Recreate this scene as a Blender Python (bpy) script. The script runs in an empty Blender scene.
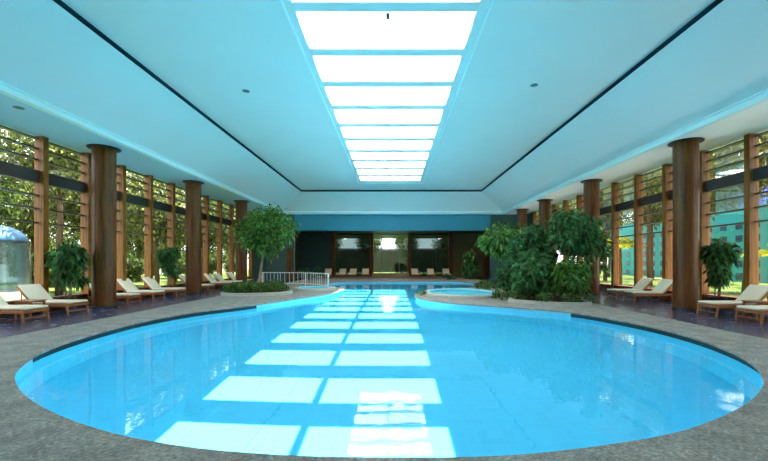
import bpy, bmesh, math, random
import numpy as np
from mathutils import Vector, Matrix
from mathutils.geometry import tessellate_polygon

random.seed(7)
RNG = np.random.default_rng(7)
SC = bpy.context.scene
COL = SC.collection
PI = math.pi

# ------------------------------------------------------------------ dimensions (metres, deck at z = 0, camera at the origin)
F_PX = 380.0
EYE = 1.5
WATER_Z = -0.15
POOL_DEPTH = 1.75
SOFFIT = 5.28
CEIL = 6.81
GLASS_X = 10.72
END_Y = 30.2
FAR_Y = 40.0

# ------------------------------------------------------------------ materials
def mat(name):
    m = bpy.data.materials.new(name); m.use_nodes = True
    nt = m.node_tree; nt.nodes.clear()
    out = nt.nodes.new('ShaderNodeOutputMaterial')
    return m, nt, out

def N(nt, kind, **kw):
    n = nt.nodes.new(kind)
    for k, v in kw.items():
        if k in n.inputs: n.inputs[k].default_value = v
        else: setattr(n, k, v)
    return n

def L(nt, a, b): nt.links.new(a, b)

def rgba(c): return (c[0], c[1], c[2], 1.0)

def srgb(r, g, b):
    f = lambda v: (v/255/12.92) if v/255 <= 0.04045 else ((v/255+0.055)/1.055)**2.4
    return (f(r), f(g), f(b))

def ramp(nt, fac, stops):
    r = nt.nodes.new('ShaderNodeValToRGB')
    els = r.color_ramp.elements
    while len(els) < len(stops): els.new(0.5)
    for e, (p, c) in zip(els, stops):
        e.position = p; e.color = rgba(c)
    L(nt, fac, r.inputs[0])
    return r.outputs[0]

def plain(name, c, rough=0.5, spec=0.5, metal=0.0, vary=0.06, scale=6.0, bump=0.0):
    m, nt, out = mat(name)
    p = N(nt, 'ShaderNodeBsdfPrincipled', Roughness=rough, Metallic=metal)
    p.inputs['Specular IOR Level'].default_value = spec
    tc = N(nt, 'ShaderNodeTexCoord'); no = N(nt, 'ShaderNodeTexNoise', Scale=scale, Detail=5.0)
    L(nt, tc.outputs['Object'], no.inputs['Vector'])
    a = tuple(max(0, v*(1-vary)) for v in c); b = tuple(min(1, v*(1+vary)) for v in c)
    L(nt, ramp(nt, no.outputs['Fac'], [(0.3, a), (0.7, b)]), p.inputs['Base Color'])
    if bump:
        bn = N(nt, 'ShaderNodeBump', Strength=bump, Distance=0.01)
        L(nt, no.outputs['Fac'], bn.inputs['Height']); L(nt, bn.outputs[0], p.inputs['Normal'])
    L(nt, p.outputs[0], out.inputs[0])
    return m

def wood(name, dark, light, axis='z', rough=0.4, spec=0.5, plank=0.0):
    m, nt, out = mat(name)
    p = N(nt, 'ShaderNodeBsdfPrincipled', Roughness=rough)
    p.inputs['Specular IOR Level'].default_value = spec
    tc = N(nt, 'ShaderNodeTexCoord'); mp = N(nt, 'ShaderNodeMapping')
    s = {'x': (0.5, 9, 9), 'y': (9, 0.5, 9), 'z': (9, 9, 0.5)}[axis]
    mp.inputs['Scale'].default_value = s
    no = N(nt, 'ShaderNodeTexNoise', Scale=1.6, Detail=8.0, Roughness=0.65, Distortion=0.6)
    L(nt, tc.outputs['Object'], mp.inputs[0]); L(nt, mp.outputs[0], no.inputs['Vector'])
    mid = tuple((a+b)/2 for a, b in zip(dark, light))
    c = ramp(nt, no.outputs['Fac'], [(0.28, dark), (0.5, mid), (0.74, light)])
    L(nt, c, p.inputs['Base Color'])
    bn = N(nt, 'ShaderNodeBump', Strength=0.12, Distance=0.01)
    L(nt, no.outputs['Fac'], bn.inputs['Height']); L(nt, bn.outputs[0], p.inputs['Normal'])
    L(nt, p.outputs[0], out.inputs[0])
    return m

def leafmat(name, dark, light, trans=0.3, rough=0.45):
    m, nt, out = mat(name)
    p = N(nt, 'ShaderNodeBsdfPrincipled', Roughness=rough)
    p.inputs['Specular IOR Level'].default_value = 0.35
    g = N(nt, 'ShaderNodeNewGeometry')
    mid = tuple((a+b)/2 for a, b in zip(dark, light))
    c = ramp(nt, g.outputs['Random Per Island'], [(0.0, dark), (0.55, mid), (1.0, light)])
    L(nt, c, p.inputs['Base Color'])
    t = N(nt, 'ShaderNodeBsdfTranslucent'); L(nt, c, t.inputs['Color'])
    mx = N(nt, 'ShaderNodeMixShader'); mx.inputs[0].default_value = trans
    L(nt, p.outputs[0], mx.inputs[1]); L(nt, t.outputs[0], mx.inputs[2]); L(nt, mx.outputs[0], out.inputs[0])
    return m

def glass(name, tint, refl=0.08, rough=0.0):
    m, nt, out = mat(name)
    t = N(nt, 'ShaderNodeBsdfTransparent'); t.inputs[0].default_value = rgba(tint)
    g = N(nt, 'ShaderNodeBsdfGlossy', Roughness=rough)
    lw = N(nt, 'ShaderNodeFresnel', IOR=1.45)
    mu = N(nt, 'ShaderNodeMath', operation='MULTIPLY'); mu.inputs[1].default_value = refl/0.04
    mn = N(nt, 'ShaderNodeMath', operation='MINIMUM'); mn.inputs[1].default_value = 0.9
    mx = N(nt, 'ShaderNodeMixShader')
    L(nt, lw.outputs[0], mu.inputs[0]); L(nt, mu.outputs[0], mn.inputs[0]); L(nt, mn.outputs[0], mx.inputs[0])
    L(nt, t.outputs[0], mx.inputs[1]); L(nt, g.outputs[0], mx.inputs[2]); L(nt, mx.outputs[0], out.inputs[0])
    return m

M = {}
M['paint_tray'] = plain('aqua_white_tray_paint', (0.73, 0.81, 0.81), 0.62, 0.3, vary=0.015, scale=0.7)  # white paint, tinted with the cyan light bounced off the pool
M['paint_top'] = plain('aqua_ceiling_paint', (0.70, 0.75, 0.745), 0.6, 0.3, vary=0.02, scale=0.7)  # pool bounce light mixed into white ceiling paint
M['paint_soffit_l'] = plain('aqua_soffit_paint', (0.42, 0.70, 0.86), 0.6, 0.3, vary=0.015, scale=0.7)  # left copy of the soffit paint, pool light put into its colour
M['paint_soffit'] = plain('pale_soffit_paint', (0.93, 0.93, 0.95), 0.6, 0.3, vary=0.015, scale=0.7)  # right copy of the same paint, colour lifted for light from outside
M['lip'] = plain('white_lip_paint', (0.66, 0.90, 0.94), 0.5, 0.3, vary=0.01)
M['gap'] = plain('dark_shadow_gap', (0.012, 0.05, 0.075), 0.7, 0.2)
M['beam'] = plain('teal_beam_paint', (0.05, 0.24, 0.33), 0.6, 0.3, vary=0.03)
M['darkwall'] = plain('dark_green_panel', (0.035, 0.085, 0.075), 0.35, 0.5, vary=0.15)
M['backwall'] = plain('pale_rear_wall', (0.35, 0.42, 0.42), 0.7, 0.3)
M['timber'] = wood('dark_timber_cladding', srgb(44, 24, 4), srgb(126, 70, 16), 'z', 0.42, 0.3)
M['fin'] = wood('window_timber', srgb(64, 36, 8), srgb(158, 98, 32), 'z', 0.45, 0.3)
M['fin_h'] = wood('window_sill_timber', srgb(50, 24, 11), srgb(116, 62, 30), 'y', 0.42)
M['transom'] = plain('dark_bronze_transom', (0.020, 0.016, 0.014), 0.45, 0.4)
M['louvre'] = plain('bronze_louvre_blade', (0.05, 0.04, 0.035), 0.4, 0.5)
M['teak'] = wood('golden_teak', srgb(104, 54, 22), srgb(186, 116, 58), 'x', 0.45)
M['teak_z'] = wood('golden_teak_upright', srgb(104, 54, 22), srgb(186, 116, 58), 'z', 0.45)
M['cushion'] = plain('cream_cushion_cloth', srgb(232, 222, 200), 0.85, 0.15, vary=0.04, scale=30, bump=0.1)
M['piping'] = plain('beige_piping', srgb(196, 180, 150), 0.8, 0.2)
M['collar'] = plain('black_collar', (0.012, 0.016, 0.02), 0.5, 0.4)
M['bark'] = plain('grey_bark', srgb(150, 132, 108), 0.85, 0.2, vary=0.25, scale=14, bump=0.4)
M['bark_dark'] = plain('brown_bark', srgb(84, 66, 48), 0.9, 0.2, vary=0.3, scale=10, bump=0.4)
M['pot'] = plain('dark_planter_pot', srgb(52, 40, 32), 0.5, 0.4)
M['soil'] = plain('dark_soil', srgb(62, 44, 32), 0.95, 0.1, vary=0.4, scale=20, bump=0.5)
M['rim'] = plain('pale_stone_rim', srgb(176, 178, 168), 0.7, 0.3, vary=0.12, scale=12)
M['steel'] = plain('white_painted_steel', srgb(225, 232, 232), 0.35, 0.5, vary=0.02)
M['step'] = plain('beige_stone_step', srgb(150, 132, 108), 0.6, 0.3, vary=0.1)
M['leaf_fig'] = leafmat('glossy_fig_leaf', srgb(24, 66, 28), srgb(118, 168, 74), 0.25, 0.35)
M['leaf_deep'] = leafmat('deep_green_leaf', srgb(16, 56, 32), srgb(96, 150, 84), 0.22, 0.35)
M['leaf_fern'] = leafmat('blue_green_frond', srgb(24, 72, 52), srgb(86, 142, 104), 0.25, 0.4)
M['leaf_cover'] = leafmat('ground_cover_leaf', srgb(30, 72, 30), srgb(98, 134, 60), 0.25)
M['leaf_out'] = leafmat('garden_leaf', srgb(14, 34, 16), srgb(104, 124, 50), 0.3)
M['leaf_out2'] = leafmat('olive_garden_leaf', srgb(22, 40, 22), srgb(140, 146, 72), 0.3)
M['leaf_palm'] = leafmat('yellow_palm_frond', srgb(92, 112, 24), srgb(196, 190, 60), 0.4)
M['teal'] = plain('teal_facade', srgb(56, 158, 164), 0.6, 0.3, vary=0.05, scale=0.1)
M['violet'] = plain('violet_facade', srgb(112, 116, 190), 0.5, 0.4, vary=0.05, scale=0.2)
M['darkpane'] = plain('dark_facade_window', srgb(46, 62, 92), 0.15, 0.6)
M['court'] = plain('pale_court_wall', srgb(206, 200, 184), 0.8, 0.2)
M['court_dark'] = plain('dark_court_wall', srgb(70, 72, 62), 0.8, 0.2)
M['fixture'] = plain('grey_fixture', srgb(70, 110, 120), 0.5, 0.4)
M['pane'] = glass('clear_window_glass', (0.96, 0.985, 0.975), 0.015)
M['pane_dark'] = glass('smoked_glass', (0.07, 0.10, 0.10), 0.06)
M['pane_door'] = glass('door_glass', (0.85, 0.9, 0.9), 0.05)
M['fountain_water'] = glass('falling_water', (0.42, 0.58, 0.70), 0.2, 0.25)
M['fountain_body'] = plain('blue_grey_fountain_shell', srgb(70, 112, 148), 0.4, 0.5)

def skylight_glass():
    m, nt, out = mat('milky_skylight_glass')
    t = N(nt, 'ShaderNodeBsdfTransparent'); t.inputs[0].default_value = (0.97, 0.97, 0.96, 1)
    d = N(nt, 'ShaderNodeBsdfTranslucent'); d.inputs[0].default_value = (0.97, 0.955, 0.93, 1)
    mx = N(nt, 'ShaderNodeMixShader'); mx.inputs[0].default_value = 0.42
    L(nt, t.outputs[0], mx.inputs[1]); L(nt, d.outputs[0], mx.inputs[2]); L(nt, mx.outputs[0], out.inputs[0])
    return m
M['skyglass'] = skylight_glass()

def water_mat():
    m, nt, out = mat('clear_pool_water')
    r = N(nt, 'ShaderNodeBsdfRefraction', Roughness=0.0, IOR=1.33); r.inputs['Color'].default_value = (0.84, 0.975, 0.995, 1)
    g = N(nt, 'ShaderNodeBsdfGlossy', Roughness=0.015)
    fr = N(nt, 'ShaderNodeFresnel', IOR=1.33)
    tc = N(nt, 'ShaderNodeTexCoord')
    no = N(nt, 'ShaderNodeTexNoise', Scale=2.2, Detail=3.0, Roughness=0.55)
    L(nt, tc.outputs['Object'], no.inputs['Vector'])
    bn = N(nt, 'ShaderNodeBump', Strength=0.05, Distance=0.05)
    L(nt, no.outputs['Fac'], bn.inputs['Height']); L(nt, bn.outputs[0], g.inputs['Normal'])
    mx = N(nt, 'ShaderNodeMixShader')
    L(nt, fr.outputs[0], mx.inputs[0]); L(nt, r.outputs[0], mx.inputs[1]); L(nt, g.outputs[0], mx.inputs[2])
    L(nt, mx.outputs[0], out.inputs[0])
    return m
M['water'] = water_mat()
M['spa_water'] = glass('shallow_spa_water', (0.78, 0.97, 0.99), 0.02, 0.05)

def pool_tile(name, base, light, scale=6.0):
    m, nt, out = mat(name)
    p = N(nt, 'ShaderNodeBsdfPrincipled', Roughness=0.5); p.inputs['Specular IOR Level'].default_value = 0.1
    tc = N(nt, 'ShaderNodeTexCoord')
    br = N(nt, 'ShaderNodeTexBrick', Scale=scale, offset=0.0, squash=1.0)
    br.inputs['Color1'].default_value = rgba(base); br.inputs['Color2'].default_value = rgba(tuple(v*0.95 for v in base))
    br.inputs['Mortar'].default_value = rgba(light); br.inputs['Mortar Size'].default_value = 0.012
    br.inputs['Brick Width'].default_value = 1.0; br.inputs['Row Height'].default_value = 1.0
    L(nt, tc.outputs['Object'], br.inputs['Vector'])
    no = N(nt, 'ShaderNodeTexNoise', Scale=0.35, Detail=2.0); L(nt, tc.outputs['Object'], no.inputs['Vector'])
    mx = N(nt, 'ShaderNodeMix', data_type='RGBA', blend_type='MULTIPLY'); mx.inputs[0].default_value = 1.0
    L(nt, br.outputs['Color'], mx.inputs[6])
    L(nt, ramp(nt, no.outputs['Fac'], [(0.3, (0.93,)*3), (0.7, (1.0,)*3)]), mx.inputs[7])
    L(nt, mx.outputs[2], p.inputs['Base Color']); L(nt, p.outputs[0], out.inputs[0])
    return m
M['pool_floor'] = pool_tile('aqua_mosaic_floor', (0.155, 0.67, 0.89), (0.24, 0.75, 0.92))
M['pool_wall'] = pool_tile('aqua_mosaic_wall', (0.30, 0.80, 0.94), (0.42, 0.86, 0.96))
M['gutter'] = plain('dark_overflow_gutter', (0.015, 0.05, 0.06), 0.6, 0.3)  # shade under the coping, put into the colour of the slot band

def stone():
    m, nt, out = mat('rough_grey_granite')
    p = N(nt, 'ShaderNodeBsdfPrincipled', Roughness=0.62); p.inputs['Specular IOR Level'].default_value = 0.4
    tc = N(nt, 'ShaderNodeTexCoord')
    a = N(nt, 'ShaderNodeTexNoise', Scale=26.0, Detail=8.0, Roughness=0.75)
    b = N(nt, 'ShaderNodeTexNoise', Scale=3.2, Detail=6.0, Roughness=0.6)
    for n in (a, b): L(nt, tc.outputs['Object'], n.inputs['Vector'])
    ca = ramp(nt, a.outputs['Fac'], [(0.32, srgb(92, 92, 90)), (0.52, srgb(152, 148, 142)), (0.7, srgb(212, 204, 192))])
    cb = ramp(nt, b.outputs['Fac'], [(0.35, (0.60, 0.63, 0.65)), (0.65, (1.05, 1.05, 1.03))])
    mx = N(nt, 'ShaderNodeMix', data_type='RGBA', blend_type='MULTIPLY'); mx.inputs[0].default_value = 1.0
    L(nt, ca, mx.inputs[6]); L(nt, cb, mx.inputs[7])
    L(nt, mx.outputs[2], p.inputs['Base Color'])
    bn = N(nt, 'ShaderNodeBump', Strength=0.6, Distance=0.02)
    ad = N(nt, 'ShaderNodeMath', operation='ADD'); L(nt, a.outputs['Fac'], ad.inputs[0]); L(nt, b.outputs['Fac'], ad.inputs[1])
    L(nt, ad.outputs[0], bn.inputs['Height']); L(nt, bn.outputs[0], p.inputs['Normal'])
    L(nt, p.outputs[0], out.inputs[0])
    return m
M['stone'] = stone()

def slate():
    m, nt, out = mat('dark_slate_deck')
    p = N(nt, 'ShaderNodeBsdfPrincipled', Roughness=0.3); p.inputs['Specular IOR Level'].default_value = 0.5
    tc = N(nt, 'ShaderNodeTexCoord')
    br = N(nt, 'ShaderNodeTexBrick', Scale=1.6, offset=0.5)
    br.inputs['Color1'].default_value = rgba(srgb(66, 74, 104)); br.inputs['Color2'].default_value = rgba(srgb(80, 86, 116))
    br.inputs['Mortar'].default_value = rgba(srgb(44, 50, 72)); br.inputs['Mortar Size'].default_value = 0.012
    L(nt, tc.outputs['Object'], br.inputs['Vector'])
    no = N(nt, 'ShaderNodeTexNoise', Scale=5.0, Detail=6.0); L(nt, tc.outputs['Object'], no.inputs['Vector'])
    mx = N(nt, 'ShaderNodeMix', data_type='RGBA', blend_type='MULTIPLY'); mx.inputs[0].default_value = 1.0
    L(nt, br.outputs['Color'], mx.inputs[6])
    L(nt, ramp(nt, no.outputs['Fac'], [(0.3, (0.75,)*3), (0.7, (1.05,)*3)]), mx.inputs[7])
    L(nt, mx.outputs[2], p.inputs['Base Color'])
    L(nt, ramp(nt, no.outputs['Fac'], [(0.3, (0.12,)*3), (0.7, (0.30,)*3)]), p.inputs['Roughness'])
    bn = N(nt, 'ShaderNodeBump', Strength=0.15, Distance=0.01)
    L(nt, no.outputs['Fac'], bn.inputs['Height']); L(nt, bn.outputs[0], p.inputs['Normal'])
    L(nt, p.outputs[0], out.inputs[0])
    return m
M['slate'] = slate()

def lawn():
    m, nt, out = mat('sunlit_lawn')
    p = N(nt, 'ShaderNodeBsdfPrincipled', Roughness=0.9); p.inputs['Specular IOR Level'].default_value = 0.1
    tc = N(nt, 'ShaderNodeTexCoord')
    no = N(nt, 'ShaderNodeTexNoise', Scale=1.1, Detail=9.0, Roughness=0.75); L(nt, tc.outputs['Object'], no.inputs['Vector'])
    L(nt, ramp(nt, no.outputs['Fac'], [(0.3, srgb(40, 58, 26)), (0.55, srgb(84, 100, 44)), (0.75, srgb(128, 132, 76))]), p.inputs['Base Color'])
    L(nt, p.outputs[0], out.inputs[0])
    return m
M['lawn'] = lawn()

# ------------------------------------------------------------------ mesh helpers
class MB:
    def __init__(s): s.bm = bmesh.new()
    def _xf(s, verts, xf):
        if xf is not None:
            bmesh.ops.transform(s.bm, matrix=xf, verts=verts)
    def box(s, x0, x1, y0, y1, z0, z1, xf=None, bevel=0.0, seg=2):
        r = bmesh.ops.create_cube(s.bm, size=1.0)
        vs = r['verts']
        for v in vs:
            v.co = Vector(((x0+x1)/2+v.co.x*(x1-x0), (y0+y1)/2+v.co.y*(y1-y0), (z0+z1)/2+v.co.z*(z1-z0)))
        if bevel > 0:
            es = list({e for v in vs for e in v.link_edges})
            b = bmesh.ops.bevel(s.bm, geom=es, offset=bevel, segments=seg, affect='EDGES', profile=0.5)
            vs = list({v for f in b['faces'] for v in f.verts} | {v for v in vs if v.is_valid})
        s._xf(vs, xf)
        return s
    def tube(s, pts, radii, n=8, caps=True):
        pts = [Vector(p) for p in pts]
        if not isinstance(radii, (list, tuple)): radii = [radii]*len(pts)
        rings = []
        up = Vector((0.13, 0.21, 1)).normalized()
        for i, p in enumerate(pts):
            t = (pts[min(i+1, len(pts)-1)]-pts[max(i-1, 0)]).normalized()
            a = t.cross(up)
            if a.length < 0.05: a = t.cross(Vector((1, 0, 0)))
            a.normalize(); b = t.cross(a).normalized()
            rings.append([s.bm.verts.new(p+(a*math.cos(2*PI*k/n)+b*math.sin(2*PI*k/n))*radii[i]) for k in range(n)])
        for r0, r1 in zip(rings, rings[1:]):
            for k in range(n):
                s.bm.faces.new((r0[k], r0[(k+1) % n], r1[(k+1) % n], r1[k]))
        if caps:
            s.bm.faces.new(rings[0][::-1]); s.bm.faces.new(rings[-1])
        return s
    def lathe(s, prof, n=32, c=(0, 0), caps=True):
        rings = [[s.bm.verts.new((c[0]+r*math.cos(2*PI*k/n), c[1]+r*math.sin(2*PI*k/n), z)) for k in range(n)] for r, z in prof]
        for r0, r1 in zip(rings, rings[1:]):
            for k in range(n):
                s.bm.faces.new((r0[k], r0[(k+1) % n], r1[(k+1) % n], r1[k]))
        if caps:
            s.bm.faces.new(rings[0][::-1]); s.bm.faces.new(rings[-1])
        return s
    def quad(s, *p):
        s.bm.faces.new([s.bm.verts.new(q) for q in p]); return s
    def strip(s, loop0, loop1, closed=True):
        a = [s.bm.verts.new(p) for p in loop0]; b = [s.bm.verts.new(p) for p in loop1]
        n = len(a)
        for k in range(n if closed else n-1):
            s.bm.faces.new((a[k], a[(k+1) % n], b[(k+1) % n], b[k]))
        return s
    def fill(s, *loops):
        flat = [Vector(p) for l in loops for p in l]
        vs = [s.bm.verts.new(p) for p in flat]
        for t in tessellate_polygon([[Vector(p) for p in l] for l in loops]):
            try: s.bm.faces.new([vs[i] for i in t])
            except ValueError: pass
        return s
    def build(s, name, m, parent=None, smooth=False, autosmooth=None, loc=None):
        bmesh.ops.recalc_face_normals(s.bm, faces=s.bm.faces)
        me = bpy.data.meshes.new(name); s.bm.to_mesh(me); s.bm.free()
        for mm in (m if isinstance(m, (list, tuple)) else [m]): me.materials.append(mm)
        if smooth: me.polygons.foreach_set('use_smooth', [True]*len(me.polygons))
        o = bpy.data.objects.new(name, me); COL.objects.link(o)
        if parent: o.parent = parent
        if loc: o.location = loc
        return o

def tag(o, label=None, cat=None, group=None, kind=None):
    if label: o['label'] = label
    if cat: o['category'] = cat
    if group: o['group'] = group
    if kind: o['kind'] = kind
    return o

def empty(name, loc=(0, 0, 0), rz=0.0):
    o = bpy.data.objects.new(name, None); COL.objects.link(o)
    o.location = loc; o.rotation_euler = (0, 0, rz); o.empty_display_size = 0.2
    return o

CHILDREN = {}
def copy_tree(o, parent=None):
    c = o.copy(); COL.objects.link(c); c.parent = parent
    for ch in list(o.children): copy_tree(ch, c)
    return c

def struct(o): o['kind'] = 'structure'; return o

def catmull(pts, per=6):
    out = []; n = len(pts)
    for i in range(n):
        p0, p1, p2, p3 = (Vector(pts[(i+k) % n]) for k in (-1, 0, 1, 2))
        for j in range(per):
            t = j/per
            out.append(0.5*((2*p1)+(p2-p0)*t+(2*p0-5*p1+4*p2-p3)*t*t+(3*p1-p0-3*p2+p3)*t*t*t))
    return out

def offset_loop(loop, d):
    n = len(loop); out = []
    area = sum(loop[i].x*loop[(i+1) % n].y-loop[(i+1) % n].x*loop[i].y for i in range(n))
    sg = 1 if area > 0 else -1
    for i in range(n):
        t = (loop[(i+1) % n]-loop[i-1]).normalized()
        out.append(loop[i]+Vector((t.y, -t.x))*d*sg)
    return out

def z(loop, h): return [(p.x, p.y, h) for p in loop]

# leaves -----------------------------------------------------------
def leaf_arrays(pos, dirs, size, width=0.45, droop=0.25, rng=RNG):
    n = len(pos)
    d = dirs/np.linalg.norm(dirs, axis=1, keepdims=True)
    r = rng.normal(size=(n, 3)); side = np.cross(d, r); side /= np.linalg.norm(side, axis=1, keepdims=True)+1e-9
    nor = np.cross(side, d)
    L_ = size[:, None]; W = L_*width*0.5
    base = pos
    mid = pos+d*L_*0.5
    tip = pos+d*L_+np.array([0, 0, -1.0])*L_*droop
    a = mid+side*W+nor*W*0.3; b = mid-side*W+nor*W*0.3
    v = np.stack([base, a, tip, b], axis=1).reshape(-1, 3)
    i = np.arange(n)*4
    f = np.concatenate([np.stack([i, i+1, i+2], 1), np.stack([i, i+2, i+3], 1)])
    return v, f

def leaves_obj(name, chunks, m, parent):
    vs, fs, o = [], [], 0
    for v, f in chunks:
        vs.append(v); fs.append(f+o); o += len(v)
    me = bpy.data.meshes.new(name)
    me.from_pydata(np.concatenate(vs).tolist(), [], np.concatenate(fs).tolist()); me.update()
    me.materials.append(m)
    ob = bpy.data.objects.new(name, me); COL.objects.link(ob); ob.parent = parent
    return ob

def blob_leaves(c, rad, n, size, shell=0.55, width=0.45, droop=0.3, rng=RNG):
    u = rng.normal(size=(n, 3)); u /= np.linalg.norm(u, axis=1, keepdims=True)
    rr = (shell+(1-shell)*rng.random(n))[:, None]
    pos = np.array(c)+u*rr*np.array(rad)
    d = u*0.8+rng.normal(size=(n, 3))*0.6+np.array([0, 0, -0.15])
    s = size*(0.7+0.6*rng.random(n))
    return leaf_arrays(pos, d, s, width, droop, rng)

def clustered(c, rad, nb, nl, size, sub=0.42, rng=RNG, **kw):
    """leaf clumps spread through an ellipsoid crown"""
    out = []; cs = []
    for k in range(nb):
        u = rng.normal(size=3); u /= np.linalg.norm(u)
        cc = np.array(c)+u*np.array(rad)*(0.35+0.5*rng.random()) 
        s = sub*(0.75+0.5*rng.random())
        out.append(blob_leaves(cc, np.array(rad)*s, nl, size, 0.3, rng=rng, **kw)); cs.append(cc)
    return out, cs

# ------------------------------------------------------------------ pool outline
pool_pts = [(0, 2.92), (.9, 2.95), (1.8, 3.13), (2.6, 3.39), (3.44, 3.83), (4.2, 4.36), (4.85, 4.98), (5.45, 5.85), (5.87, 7.0), (6.03, 8.2),
            (5.92, 9.5), (5.45, 11.1), (4.7, 12.0), (3.6, 12.85), (2.3, 13.8), (1.3, 15.0), (.98, 16.5), (1.12, 18.2), (1.75, 20.1), (3.4, 21.6),
            (4.9, 22.8), (5.75, 24.6), (5.85, 27.2), (5.3, 29.0), (3.6, 29.35), (0.5, 29.4), (-2.2, 29.35), (-3.9, 28.7), (-4.55, 26.9), (-4.35, 24.9),
            (-3.55, 23.2), (-2.85, 22.0), (-2.62, 20.6), (-2.75, 18.9), (-3.1, 17.2), (-3.85, 15.7), (-4.45, 14.2), (-5.1, 12.85), (-5.85, 11.6), (-6.3, 9.9),
            (-6.28, 8.2), (-5.95, 6.6), (-5.35, 5.45), (-4.6, 4.65), (-3.7, 3.98), (-2.7, 3.44), (-1.8, 3.12), (-.9, 2.96)]
POOL = [Vector((p.x, p.y)) for p in catmull([(x, y) for x, y in pool_pts], 4)]
POOL_W = offset_loop(POOL, 0.09)

# ------------------------------------------------------------------ floor
XL, XR = -7.7, 7.3
b = MB()
b.fill(z([Vector(p) for p in ((XL, -7), (XR, -7), (XR, FAR_Y), (XL, FAR_Y))], 0), z(POOL, 0))
b.strip(z(POOL, 0), z(POOL, -0.035))
b.strip(z(POOL, -0.035), z(POOL_W, -0.035))
struct(b.build('floor', M['stone']))
b = MB(); b.quad((-GLASS_X-.05, -7, 0), (XL, -7, 0), (XL, FAR_Y, 0), (-GLASS_X-.05, FAR_Y, 0)); struct(b.build('floor_left', M['slate']))
b = MB(); b.quad((XR, -7, 0), (GLASS_X+.05, -7, 0), (GLASS_X+.05, FAR_Y, 0), (XR, FAR_Y, 0)); struct(b.build('floor_right', M['slate']))

# basin: top band with painted coping shade, wall, bottom
b = MB()
b.strip(z(POOL_W, -0.035), z(POOL_W, WATER_Z-0.02))
nf0 = len(b.bm.faces)
b.strip(z(POOL_W, WATER_Z-0.02), z(POOL_W, WATER_Z-POOL_DEPTH))
nf1 = len(b.bm.faces)
b.fill(z(POOL_W, WATER_Z-POOL_DEPTH))
b.bm.faces.ensure_lookup_table()
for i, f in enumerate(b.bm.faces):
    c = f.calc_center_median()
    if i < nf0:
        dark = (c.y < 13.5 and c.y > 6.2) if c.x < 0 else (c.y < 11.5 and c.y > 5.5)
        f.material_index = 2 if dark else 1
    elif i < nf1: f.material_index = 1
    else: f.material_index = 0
basin = struct(b.build('pool_basin', [M['pool_floor'], M['pool_wall'], M['gutter']]))
b = MB(); b.fill(z(POOL_W, WATER_Z))
water = b.build('pool_water', M['water'])
for p in water.data.polygons:
    if p.normal.z < 0: p.flip()
    p.use_smooth = True
tag(water, 'clear turquoise water filling the long curved swimming pool', 'water', kind='stuff')
water.cycles.is_caustics_caster = True
basin.cycles.is_caustics_receiver = True

# ------------------------------------------------------------------ ceiling
UX0, UX1, UY0, UY1 = -6.72, 6.55, -5.0, 28.0
LX0, LX1, LY0, LY1 = -8.6, 8.6, -6.8, 29.75
LIPZ = SOFFIT+0.18
SX0, SX1 = -2.24, 2.02
PER = 1.728
SY0, SY1 = 7.97-2*PER-0.14, 7.97+10*PER+0.28
def rect(x0, x1, y0, y1, zz): return [(x0, y0, zz), (x1, y0, zz), (x1, y1, zz), (x0, y1, zz)]
b = MB()
b.fill(rect(UX0, UX1, UY0, UY1, CEIL), rect(SX0, SX1, SY0, SY1, CEIL))
b.strip(rect(SX0, SX1, SY0, SY1, CEIL), rect(SX0, SX1, SY0, SY1, CEIL+0.5))
struct(b.build('ceiling', M['paint_top']))
b = MB()
b.strip(rect(UX0-.02, UX1+.02, UY0-.02, UY1+.02, CEIL-0.12), rect(LX0, LX1, LY0, LY1, LIPZ))
struct(b.build('ceiling_tray', M['paint_tray']))
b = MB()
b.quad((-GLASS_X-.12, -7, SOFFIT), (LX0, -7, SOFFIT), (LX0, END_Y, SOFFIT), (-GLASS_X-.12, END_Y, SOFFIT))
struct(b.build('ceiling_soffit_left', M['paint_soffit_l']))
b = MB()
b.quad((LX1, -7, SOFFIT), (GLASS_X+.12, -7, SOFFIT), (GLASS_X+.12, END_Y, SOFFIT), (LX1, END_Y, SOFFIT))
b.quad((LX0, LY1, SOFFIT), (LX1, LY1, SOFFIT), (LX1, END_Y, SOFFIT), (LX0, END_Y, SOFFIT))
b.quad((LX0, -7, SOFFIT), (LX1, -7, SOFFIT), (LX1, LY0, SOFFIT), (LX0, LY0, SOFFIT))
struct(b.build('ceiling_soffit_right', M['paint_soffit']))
# recessed dark joint at the top of the tray slope
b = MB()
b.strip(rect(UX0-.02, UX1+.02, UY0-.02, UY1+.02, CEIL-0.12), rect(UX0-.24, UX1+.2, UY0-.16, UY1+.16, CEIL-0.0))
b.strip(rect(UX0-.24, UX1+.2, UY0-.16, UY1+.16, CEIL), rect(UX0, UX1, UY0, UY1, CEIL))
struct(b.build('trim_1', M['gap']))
# raised lip at the foot of the slope
b = MB()
for (i0, i1, z0, z1) in ((0.0, 0.07, LIPZ, LIPZ), ):
    b.strip(rect(LX0, LX1, LY0, LY1, LIPZ-.002), rect(LX0+.07, LX1-.07, LY0+.07, LY1-.07, LIPZ-.012))
R1 = lambda o, zz: rect(LX0+o, LX1-o, LY0+o, LY1-o, zz)
b.strip(R1(.07, LIPZ-.012), R1(.07, LIPZ-.05)); b.strip(R1(.07, LIPZ-.05), R1(.03, LIPZ-.06)); b.strip(R1(.03, LIPZ-.06), R1(.03, LIPZ-.10))
b.strip(R1(.03, LIPZ-.10), R1(.07, LIPZ-.11)); b.strip(R1(.07, LIPZ-.11), R1(.07, SOFFIT-.03))
b.strip(rect(LX0+.07, LX1-.07, LY0+.07, LY1-.07, SOFFIT-.03), rect(LX0-.10, LX1+.10, LY0-.10, LY1+.10, SOFFIT-.03))
b.strip(rect(LX0-.10, LX1+.10, LY0-.10, LY1+.10, SOFFIT-.03), rect(LX0-.10, LX1+.10, LY0-.10, LY1+.10, SOFFIT))
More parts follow.
